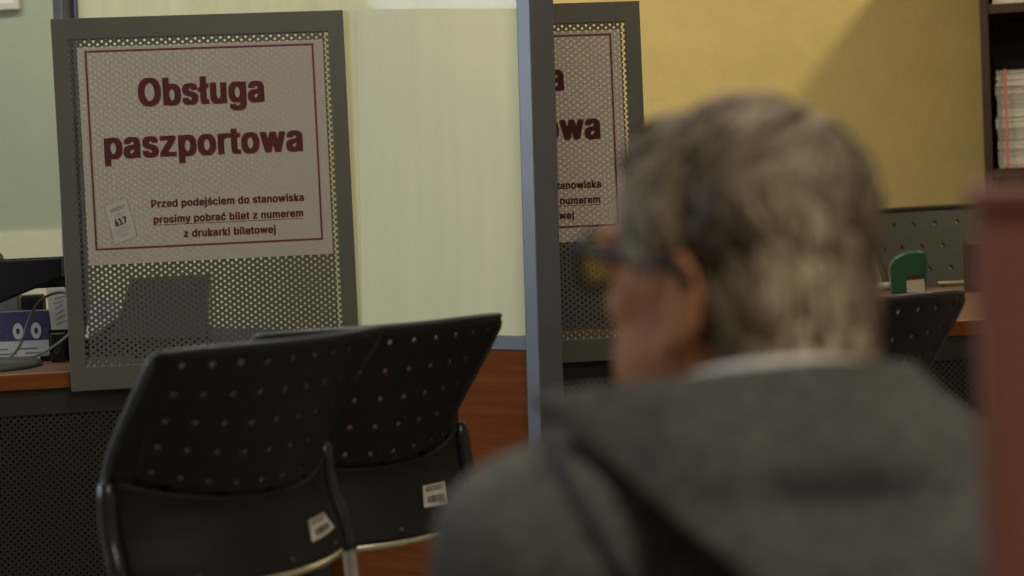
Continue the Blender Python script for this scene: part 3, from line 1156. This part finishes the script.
# ------------------------------------------------------------------ bookcase with paper stacks
CY = 6.13                                            # front face of the bookcase
xl0 = at(982, 90, CY).x
t = thing('bookcase', 'dark wooden bookcase with paper stacks at the right edge', 'bookcase', (xl0, CY, 0), R(-16))
sb = at(1010, 168, CY).z                             # shelf carrying the stack
st_ = at(1010, 13, CY).z                             # underside of upper shelf
sp_ = at(1010, 3.5, CY).z
BW, BD, BH = .9, .42, 2.2
th = .026
q = MB(); q.box(0, th, 0, BD, 0, BH); q.build('side_panel', 'cabinet', t, .0015)
q = MB(); q.box(BW - th, BW, 0, BD, 0, BH); q.build('side_panel', 'cabinet', t, .0015)
q = MB(); q.box(th, BW - th, BD - .012, BD, 0, BH); q.build('back_panel', 'cabinet_in', t)
q = MB(); q.box(th, BW - th, 0, BD - .012, BH - th, BH); q.build('top_panel', 'cabinet', t, .0015)
for (z0, z1) in ((.06, .085), (.45, .475), (.80, .825), (sb - .026, sb), (st_, sp_), (sp_ + .40, sp_ + .425)):
    if z1 < BH - th:
        q = MB(); q.box(th, BW - th, .004, BD - .012, z0, z1); q.build('shelf', 'cabinet', t, .001)
# bundles of forms, stacked
BKM = Matrix.Translation((xl0, CY, 0)) @ Matrix.Rotation(R(-16), 4, 'Z')
X0 = .043
hts = [at(1012, y, CY + .02).z for y in (166, 149, 137, 126, 115, 102, 93, 84, 68)]
names = ['lowest', 'second from the bottom', 'third from the bottom', 'fourth from the bottom', 'fourth from the top', 'third from the top', 'second from the top', 'topmost']
rr = random.Random(11)
z = sb
for k in range(8):
    h = hts[k + 1] - hts[k]
    o_ = rr.uniform(-.003, .005)
    t2 = thing('paper_bundle', 'bundle of white forms, %s of the stack in the bookcase' % names[k], 'paper', BKM @ Vector((X0 + .14 + o_, .16, z)), R(-16 + rr.uniform(-1.2, 1.2)), 'bundles of forms stacked in the bookcase')
    q = MB()
    ns = 5
    for j in range(ns):
        dx = rr.uniform(-.002, .002)
        q.box(-.14 + dx, .21 + dx, -.13 + dx, .12, h * j / ns, h * (j + 1) / ns - .0006)
    q.build('sheets', 'ream', t2)
    q = MB(); q.box(-.1405, .2105, -.1325, .1205, h - .0007, h - .0001); q.build('cover_sheet', 'mid_grey', t2)
    z += h
q = MB()
x = X0 + .030
q.box(x - .0045, x + .0045, .016, .0185, sb, z + .001, BKM)
q.box(x - .0045, x + .0045, .016, .20, z + .0005, z + .0015, BKM)
q.box(x - .0045, x + .0045, .016, .026, sb, sb + .002, BKM)
tag(q.build('paper_strap', 'pink'), 'pink paper strap running up the stack of forms', 'strap')
t2 = thing('paper_pile', 'white paper pile on the upper shelf of the bookcase', 'paper', BKM @ Vector((.22, .16, sp_)), R(-16))
q = MB()
for j in range(6):
    q.box(-.18 + .002 * (j % 2), .16, -.13, .12, .008 * j, .008 * j + .0075)
q.build('sheets', 'ream', t2)

# ------------------------------------------------------------------ reddish wooden panel close by on the right
PY = .92
xe = at(986, 400, PY).x
zt = at(1000, 184, PY).z
t = thing('wooden_divider', 'out-of-focus reddish wooden divider panel at the right edge', 'divider', (xe, PY, 0), R(-6))
q = MB(); q.box(.0, .60, 0, .03, .05, zt - .012); q.build('panel', 'red_wood', t, .002)
q = MB(); q.box(-.003, .603, -.004, .034, zt - .012, zt); q.build('top_cap', 'red_wood', t, .003)
q = MB(); q.box(.02, .58, -.08, .11, 0, .05); q.build('foot', 'cabinet', t, .004)

# ------------------------------------------------------------------ the seated person
def blob(prims, voxel, smooth=8, fac=.6):
    """one continuous surface from overlapping limbs: ('c', p0, r0, p1, r1) tapered limb, ('e', c, radii, rotz) rounded mass"""
    bm = bmesh.new()
    for p in prims:
        b2 = bmesh.new()
        if p[0] == 'c':
            for (c, r) in ((p[1], p[2]), (p[3], p[4])):
                g = bmesh.ops.create_icosphere(b2, subdivisions=2, radius=r)
                bmesh.ops.translate(b2, verts=g['verts'], vec=Vector(c))
            r_ = bmesh.ops.convex_hull(b2, input=b2.verts)
            bmesh.ops.delete(b2, geom=[v for v in b2.verts if not v.link_faces], context='VERTS')
            inner = [v for v in r_['geom_interior'] if isinstance(v, bmesh.types.BMVert) and v.is_valid]
            if inner:
                bmesh.ops.delete(b2, geom=inner, context='VERTS')
            hull = set(f for f in r_['geom'] if isinstance(f, bmesh.types.BMFace) and f.is_valid)
            rest = [f for f in b2.faces if f not in hull]
            if rest:
                bmesh.ops.delete(b2, geom=rest, context='FACES_ONLY')
        else:
            g = bmesh.ops.create_icosphere(b2, subdivisions=3, radius=1)
            mm = Matrix.Translation(Vector(p[1])) @ (p[3] if len(p) > 3 else Matrix()) @ Matrix.Diagonal((*p[2], 1))
            bmesh.ops.transform(b2, verts=b2.verts, matrix=mm)
        tmp = bpy.data.meshes.new('tmp')
        b2.to_mesh(tmp); b2.free()
        bm.from_mesh(tmp)
        bpy.data.meshes.remove(tmp)
    me = bpy.data.meshes.new('blob')
    bm.to_mesh(me); bm.free()
    o = bpy.data.objects.new('blob', me)
    COL.objects.link(o)
    r_ = o.modifiers.new('r', 'REMESH'); r_.mode = 'VOXEL'; r_.voxel_size = voxel
    s_ = o.modifiers.new('s', 'SMOOTH'); s_.iterations = smooth; s_.factor = fac
    dg = bpy.context.evaluated_depsgraph_get()
    out = bpy.data.meshes.new_from_object(o.evaluated_get(dg))
    bpy.data.objects.remove(o)
    bpy.data.meshes.remove(me)
    out.polygons.foreach_set('use_smooth', [True] * len(out.polygons))
    return out


def mesh_obj(name, me, mt, parent):
    me.name = name
    me.materials.clear()
    me.materials.append(M[mt])
    o = bpy.data.objects.new(name, me)
    COL.objects.link(o)
    o.parent = parent
    return o


TY = 1.33
tc_ = at(730, 250, TY)
person = thing('person', 'seated grey-haired person in grey hooded jacket and glasses, seen from behind', 'person', (tc_.x, TY, 0), R(38))
hc = at(729, 262, TY)                                # eye level, middle of the head
HZ = hc.z
HROT = Matrix.Rotation(R(7), 4, 'Z')                 # head turned a little further than the shoulders


def hp(x, y, z):
    return HROT @ Vector((x, y, z)) + Vector((0, 0, HZ))


def HE(c, r, rot=None):
    return ('e', hp(*c), r, HROT @ rot if rot else HROT)


def HC(a, ra, b_, rb):
    return ('c', hp(*a), ra, hp(*b_), rb)


head = [HE((0, -.014, .03), (.066, .080, .075)), HE((0, .025, -.03), (.064, .066, .085)),
        HC((-.050, -.005, -.06), .022, (-.012, .058, -.098), .024), HC((.050, -.005, -.06), .022, (.012, .058, -.098), .024),
        HC((-.036, .072, .016), .016, (.036, .072, .016), .016), HC((0, .086, .006), .009, (0, .097, -.036), .012),
        HE((-.012, .088, -.038), (.009, .010, .008)), HE((.012, .088, -.038), (.009, .010, .008)),
        HE((-.042, .046, -.026), (.024, .028, .022)), HE((.042, .046, -.026), (.024, .028, .022)), HE((-.038, .040, -.068), (.027, .032, .036)), HE((.038, .040, -.068), (.027, .032, .036)),
        HC((-.020, .080, -.062), .008, (.020, .080, -.062), .008), HC((-.017, .079, -.074), .009, (.017, .079, -.074), .009),
        HE((0, .070, -.100), (.020, .018, .016)), HE((-.05, .02, -.06), (.020, .04, .03)), HE((.05, .02, -.06), (.020, .04, .03))]
for sg in (-1, 1):                                   # eye balls and ears
    head.append(HE((sg * .032, .074, .0), (.013, .012, .012)))
    er = Matrix.Rotation(R(18 * sg), 4, 'Z') @ Matrix.Rotation(R(-12), 4, 'X')
    head.append(HE((sg * .072, -.010, -.024), (.0085, .018, .032), er))
    ring = [(sg * .077, -.012 - .019 * math.cos(a), -.021 + .031 * math.sin(a)) for a in [R(v) for v in range(-60, 200, 26)]]
    for i in range(len(ring) - 1):
        head.append(HC(ring[i], .0058, ring[i + 1], .0058))
    head.append(HE((sg * .074, .0, -.052), (.006, .008, .010)))
head.append(('c', hp(0, -.025, -.05), .056, Vector((0, -.03, .90)), .062))

SHZ = .880
arms = []


def arm(sg):
    sh = Vector((sg * .182, 0, SHZ + .004)); el = Vector((sg * .232, .02, .60)); wr = Vector((sg * .12, .235, .535))
    return sh, el, wr


body = list(head)
body += [('e', (0, 0, .76), (.160, .105, .16)), ('e', (0, .01, .58), (.155, .115, .17)), ('e', (0, .0, .50), (.170, .12, .10)),
         ('c', (-.13, 0, .86), .055, (.13, 0, .86), .055), ('c', (-.09, -.02, .88), .045, (0, -.03, .93), .055), ('c', (.09, -.02, .88), .045, (0, -.03, .93), .055)]
for sg in (-1, 1):
    sh, el, wr = arm(sg)
    body += [('c', sh, .050, el, .040), ('c', el, .040, wr, .027)]
    # hand resting on the thigh: palm, four bent fingers and a thumb from the side of the palm
    d = Vector((-sg * .25, .95, -.12)).normalized()
    ac = Vector((sg * .97, .25, 0)).normalized()
    palm = wr + d * .055
    body += [('c', wr, .024, wr + d * .03, .026), ('c', wr + d * .03 - ac * .022, .015, wr + d * .085 - ac * .026, .014), ('c', wr + d * .03 + ac * .022, .015, wr + d * .085 + ac * .026, .013), ('e', palm, (.036, .036, .014))]
    for k, ln in enumerate((.040, .046, .042, .032)):
        b0 = wr + d * .088 + ac * (-.030 + .020 * k) * (1 if sg > 0 else 1)
        b1 = b0 + d * ln + Vector((0, 0, -.008)); b2_ = b1 + d * ln * .6 + Vector((0, 0, -.018))
        body += [('c', b0, .0085, b1, .0080), ('c', b1, .0080, b2_, .0068)]
    th0 = wr + d * .035 - ac * sg * .03
    th1 = th0 - ac * sg * .026 + d * .03; th2 = th1 + d * .028 - Vector((0, 0, .008))
    body += [('c', th0, .012, th1, .0100), ('c', th1, .0100, th2, .0080)]
    hip = Vector((sg * .09, .02, .50)); kn = Vector((sg * .14, .42, .47)); an_ = Vector((sg * .13, .44, .09))
    body += [('c', hip, .075, kn, .052), ('c', kn, .050, an_, .034), ('c', an_, .034, an_ + Vector((sg * .02, .11, -.045)), .028)]
mesh_obj('body', blob(body, .0045, 5, .5), 'skin', person)

# eyes (dark iris discs) so the face reads from the front
for sg in (-1, 1):
    q = MB()
    c0 = hp(sg * .032, .0845, .0); c1_ = hp(sg * .032, .0875, .0)
    q.tube([c0, c1_], [.006, .005], 14)
    q.build('eye', 'ink', person)

# jacket
jk = [('e', (0, -.005, .76), (.188, .128, .17)), ('e', (0, .01, .60), (.190, .140, .16)), ('e', (0, .01, .52), (.200, .145, .08)),
      ('c', (-.165, -.005, .882), .070, (.165, -.005, .875), .070), ('c', (-.13, -.015, .910), .055, (0, -.03, .925), .072), ('c', (.13, -.015, .900), .055, (0, -.03, .925), .072),
      ('c', (-.07, .03, .90), .05, (.07, .03, .90), .05),
      ('c', (-.195, -.005, .890), .068, (-.12, -.015, .920), .062), ('c', (.195, -.005, .872), .064, (.12, -.015, .905), .058)]
for sg in (-1, 1):
    sh, el, wr = arm(sg)
    jk += [('c', sh, .076, el, .062), ('c', el, .062, el.lerp(wr, .93), .042)]
me = blob(jk, .0065, 8, .6)
for v in me.vertices:
    n = noise.noise(v.co * 9) * .007 + noise.noise(v.co * 24 + Vector((3, 1, 2))) * .003
    v.co += v.normal * n
jacket = mesh_obj('jacket', me, 'jacket', person)

# hood lying open on the shoulders and back
nu, nv = 48, 36
g = []
for j in range(nv + 1):
    tt = j / nv
    for i in range(nu + 1):
        s_ = -1 + 2 * i / nu
        xe_ = .196 - .12 * tt
        ye_ = max(-.200, -.36 * tt)
        ze_ = .992 - .262 * tt
        # middle of the hood: rises behind the neck, bulges over the back
        c = math.cos(s_ * math.pi / 2)
        x = (xe_ - .025 * (1 + s_)) * s_ * (1.12 - .12 * s_ * s_)
        y = ye_ + (-.105 * (1 - tt) ** 1.5 - .055 * math.sin(math.pi * min(1, tt * 1.1))) * (1 - abs(s_) ** 2.2)
        z = ze_ - .014 * (1 + s_) * (1 - tt) + .027 * (1 - tt) * (1 - s_ * s_) - .10 * tt * tt * (1 - s_ * s_)
        p = Vector((x, y, z))
        w = noise.noise(Vector((x * 13, z * 10, 1.7))) * .015 + noise.noise(Vector((x * 30, z * 26, 5.1))) * .004
        w -= .040 * math.exp(-((s_ + .42) / .34) ** 2 - ((tt - .28) / .055) ** 2)       # sagging crease on the right
        p += Vector((0, -w, w * .2))
        g.append(p)
q = MB()
q.add(g, [(j * (nu + 1) + i, (j + 1) * (nu + 1) + i, (j + 1) * (nu + 1) + i + 1, j * (nu + 1) + i + 1) for j in range(nv) for i in range(nu)], None, True)
hood = q.build('hood', 'jacket', jacket)
so = hood.modifiers.new('thick', 'SOLIDIFY'); so.thickness = .020; so.offset = -1
sb_ = hood.modifiers.new('sub', 'SUBSURF'); sb_.levels = 1; sb_.render_levels = 1
# raglan seam over the left shoulder
from mathutils.bvhtree import BVHTree
jb = BVHTree.FromPolygons([v.co.copy() for v in jacket.data.vertices], [tuple(p.vertices) for p in jacket.data.polygons])
bpy.context.view_layer.update()
pinv = person.matrix_world.inverted()
pts = []
for px, py in ((530, 432), (545, 447), (560, 472), (576, 500), (592, 528), (606, 553), (622, 582)):
    X, Y = px - 512, 288 - py
    d = cr * (X / F) + cu * (Y / F) + FWD
    loc, nr, ix, ds = jb.ray_cast(pinv @ Vector((0, 0, H)), (pinv.to_3x3() @ d).normalized())
    if loc is not None:
        pts.append(loc + nr * .0005)
q = MB()
q.tube(pts, .0050, 8)
q.build('shoulder_seam', 'trousers', jacket)

# shirt collar
q = MB()
prof = []
n = 36
vs, fs = [], []
for (r0, z0, yb) in ((.072, .945, -.018), (.070, 1.002, -.030), (.075, 1.004, -.030), (.088, .960, -.022)):
    for k in range(n + 1):
        a = R(-90 - 150 + 300 * k / n)
        vs.append((r0 * .98 * math.cos(a), yb + r0 * math.sin(a) * 1.02, z0 - .028 * (1 - max(0, math.cos(a - R(236))))))
for j in range(3):
    for k in range(n):
        fs.append((j * (n + 1) + k, j * (n + 1) + k + 1, (j + 1) * (n + 1) + k + 1, (j + 1) * (n + 1) + k))
q.add(vs, fs, None, True)
sh = q.build('shirt_collar', 'shirt', person)
so = sh.modifiers.new('thick', 'SOLIDIFY'); so.thickness = .003

# trousers and shoes
tr = [('e', (0, .0, .50), (.180, .13, .095))]
for sg in (-1, 1):
    hip = Vector((sg * .09, .02, .50)); kn = Vector((sg * .14, .42, .47)); an_ = Vector((sg * .13, .44, .10))
    tr += [('c', hip, .088, kn, .064), ('c', kn, .062, an_, .052)]
mesh_obj('trousers', blob(tr, .008, 6), 'trousers', person)
for sg in (-1, 1):
    b0 = Vector((sg * .13, .42, .045)); b1 = Vector((sg * .155, .59, .032))
    mesh_obj('shoe', blob([('c', b0, .044, b1, .031), ('c', Vector((sg * .13, .44, .09)), .043, b0, .042)], .006, 5), 'shoe', person)

# hair: a cap that follows the skull, then several hundred combed locks
hair_prims = [HE((0, -.023, .034), (.074, .087, .0765)), HE((0, -.046, -.02), (.068, .057, .07)), ('c', hp(0, -.052, -.03), .055, hp(0, -.057, -.108), .047),
              HE((-.053, .005, .03), (.027, .045, .045)), HE((.053, .005, .03), (.027, .045, .045)), HE((0, .035, .072), (.052, .038, .030))]
me = blob(hair_prims, .006, 5)


def hairline(x, z):
    """how far forward hair reaches at this height (head coordinates)"""
    if z > .055:
        return .056
    if z > .0:
        return .030 + (z / .055) ** 1.5 * .026
    if z > -.045:
        return .012 + z * .3
    return -.030 + (z + .045) * .25


inv = HROT.inverted()
for v in me.vertices:
    p = inv @ (v.co - Vector((0, 0, HZ)))
    d = p.y - hairline(p.x, p.z)
    ear = abs(p.x) > .05 and -.058 < p.z < -.002 and p.y > -.030
    k = max(0, min(1, d / .012))
    if ear:
        k = 1
    if k > 0:
        c = Vector((0, -.01, p.z * .8))
        p = p.lerp(c, .30 * k)
        v.co = HROT @ p + Vector((0, 0, HZ))
    else:
        v.co += v.normal * (noise.noise(p * 22) * .004)
bm = bmesh.new(); bm.from_mesh(me)
tree = BVHTree.FromBMesh(bm)
lay = bm.verts.layers.float.new('tone')
for v in bm.verts:
    p = inv @ (v.co - Vector((0, 0, HZ)))
    v[lay] = max(0, min(1, .30 + .22 * noise.noise(p * 14)))
crown = Vector((.012, -.065, .090))


def tone_at(p):
    t_ = .38 + .62 * noise.noise(Vector((p.x * 14, p.y * 14, p.z * 6)) + Vector((4, 2, 9)))
    t_ += .10 * max(0, min(1, (-p.z - .02) / .07))          # paler hair at the nape
    return t_


rnd = random.Random(21)
cnt = 0
while cnt < 950:
    d = Vector((rnd.gauss(0, 1), rnd.gauss(0, 1), rnd.gauss(0, 1))).normalized()
    o0 = HROT @ Vector((0, -.02, .015)) + Vector((0, 0, HZ))
    hit = tree.ray_cast(o0 + (HROT @ d) * .3, -(HROT @ d))
    if hit[0] is None:
        continue
    p = inv @ (hit[0] - Vector((0, 0, HZ)))
    if p.y > hairline(p.x, p.z) - .004 or p.z < -.115:
        continue
    if abs(p.x) > .05 and -.060 < p.z < .0 and p.y > -.032:
        continue
    pts, rads = [], []
    L = rnd.uniform(.035, .07)
    nst = 7
    cur = hit[0].copy()
    lift = rnd.uniform(.0005, .0035)
    sw_ = rnd.uniform(-.5, .5)
    ok = True
    for k in range(nst):
        loc, nr, ix, ds = tree.find_nearest(cur)
        lp = inv @ (loc - Vector((0, 0, HZ)))
        away = (lp - crown)
        ln = away.length
        down = Vector((0, -.15, -1)) if lp.z < .06 else Vector((0, .2, -.2))
        f = away.normalized() * (1 if ln < .09 else .5) + down * (.1 if ln < .06 else .8) + Vector((0, -.5, 0)) * max(0, min(1, (.06 - abs(lp.z - .02)) / .06)) * (1 if abs(lp.x) > .045 else 0)
        f = HROT @ f
        f = (f - nr * f.dot(nr))
        if f.length < 1e-4:
            break
        f = f.normalized()
        sidev = nr.cross(f)
        f = (f + sidev * sw_ * math.sin(k * .8 + cnt)).normalized()
        pts.append(loc + nr * (lift + .0012 * math.sin(k * 1.1)))
        rads.append(.0040 * math.sin(math.pi * (k + .7) / (nst + .4)) + .0006)
        cur = loc + f * (L / nst)
        lq = inv @ (cur - Vector((0, 0, HZ)))
        if lq.y > hairline(lq.x, lq.z) + .004 or lq.z < -.125 or (abs(lq.x) > .05 and -.058 < lq.z < -.002 and lq.y > -.034):
            break
    if len(pts) < 3:
        cnt += 1
        continue
    tmp = MB()
    tmp.tube(pts, rads, 6)
    tv = tone_at(p) + rnd.uniform(-.25, .25)
    base = []
    for vv in tmp.v:
        nv_ = bm.verts.new(vv)
        nv_[lay] = max(0, min(1, tv))
        base.append(nv_)
    for f_ in tmp.f:
        try:
            ff = bm.faces.new([base[i] for i in f_])
            ff.smooth = True
        except ValueError:
            pass
    cnt += 1
bm.to_mesh(me); bm.free()
mesh_obj('hair', me, 'hair', person)

# spectacles worn by the person
gl = thing('eyeglasses', 'dark-framed eyeglasses on the seated person', 'glasses', person.location + Matrix.Rotation(R(38), 3, 'Z') @ hp(0, .10, .0), R(45))
q = MB()


def lens_ring(sg, k=1.0):
    return [Vector((sg * .034 + .026 * k * math.copysign(abs(math.cos(a)) ** .75, math.cos(a)), -.006 * (abs(sg * .034 + .026 * math.cos(a)) / .06) ** 2 * 2, -.002 + .019 * k * math.copysign(abs(math.sin(a)) ** .75, math.sin(a)))) for a in [2 * math.pi * i / 28 for i in range(29)]]


for sg in (-1, 1):
    q.tube([v + Vector((0, 0, .006)) for v in lens_ring(sg)], .0032, 8, cap=False)
q.tube([(-.009, 0, .009), (0, .002, .012), (.009, 0, .009)], .0025, 8)
q.build('frame', 'frame_dark', gl)
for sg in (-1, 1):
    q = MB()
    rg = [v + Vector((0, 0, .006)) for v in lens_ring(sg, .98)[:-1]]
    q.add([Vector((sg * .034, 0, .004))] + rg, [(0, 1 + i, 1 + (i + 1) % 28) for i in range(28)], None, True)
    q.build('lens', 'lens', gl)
    q = MB()
    q.tube([(sg * .060, -.010, .012), (sg * .070, -.018, .015), (sg * .075, -.055, .009), (sg * .080, -.098, .004), (sg * .085, -.118, .004), (sg * .083, -.132, -.012)], .0030, 8, flat=1.6)
    q.build('temple', 'frame_dark', gl)

# low bench the person sits on
bn = thing('padded_bench', 'low black padded bench under the seated person', 'bench', person.location, R(38))
q = MB(); q.box(-.30, .30, -.17, .20, .355, .405); q.build('cushion', 'black_soft', bn, .012, seg=3)
for sx in (-.26, .26):
    for sy in (-.13, .16):
        q = MB(); q.tube([(sx, sy, 0), (sx, sy, .357)], .016, 12); q.build('leg', 'steel', bn)
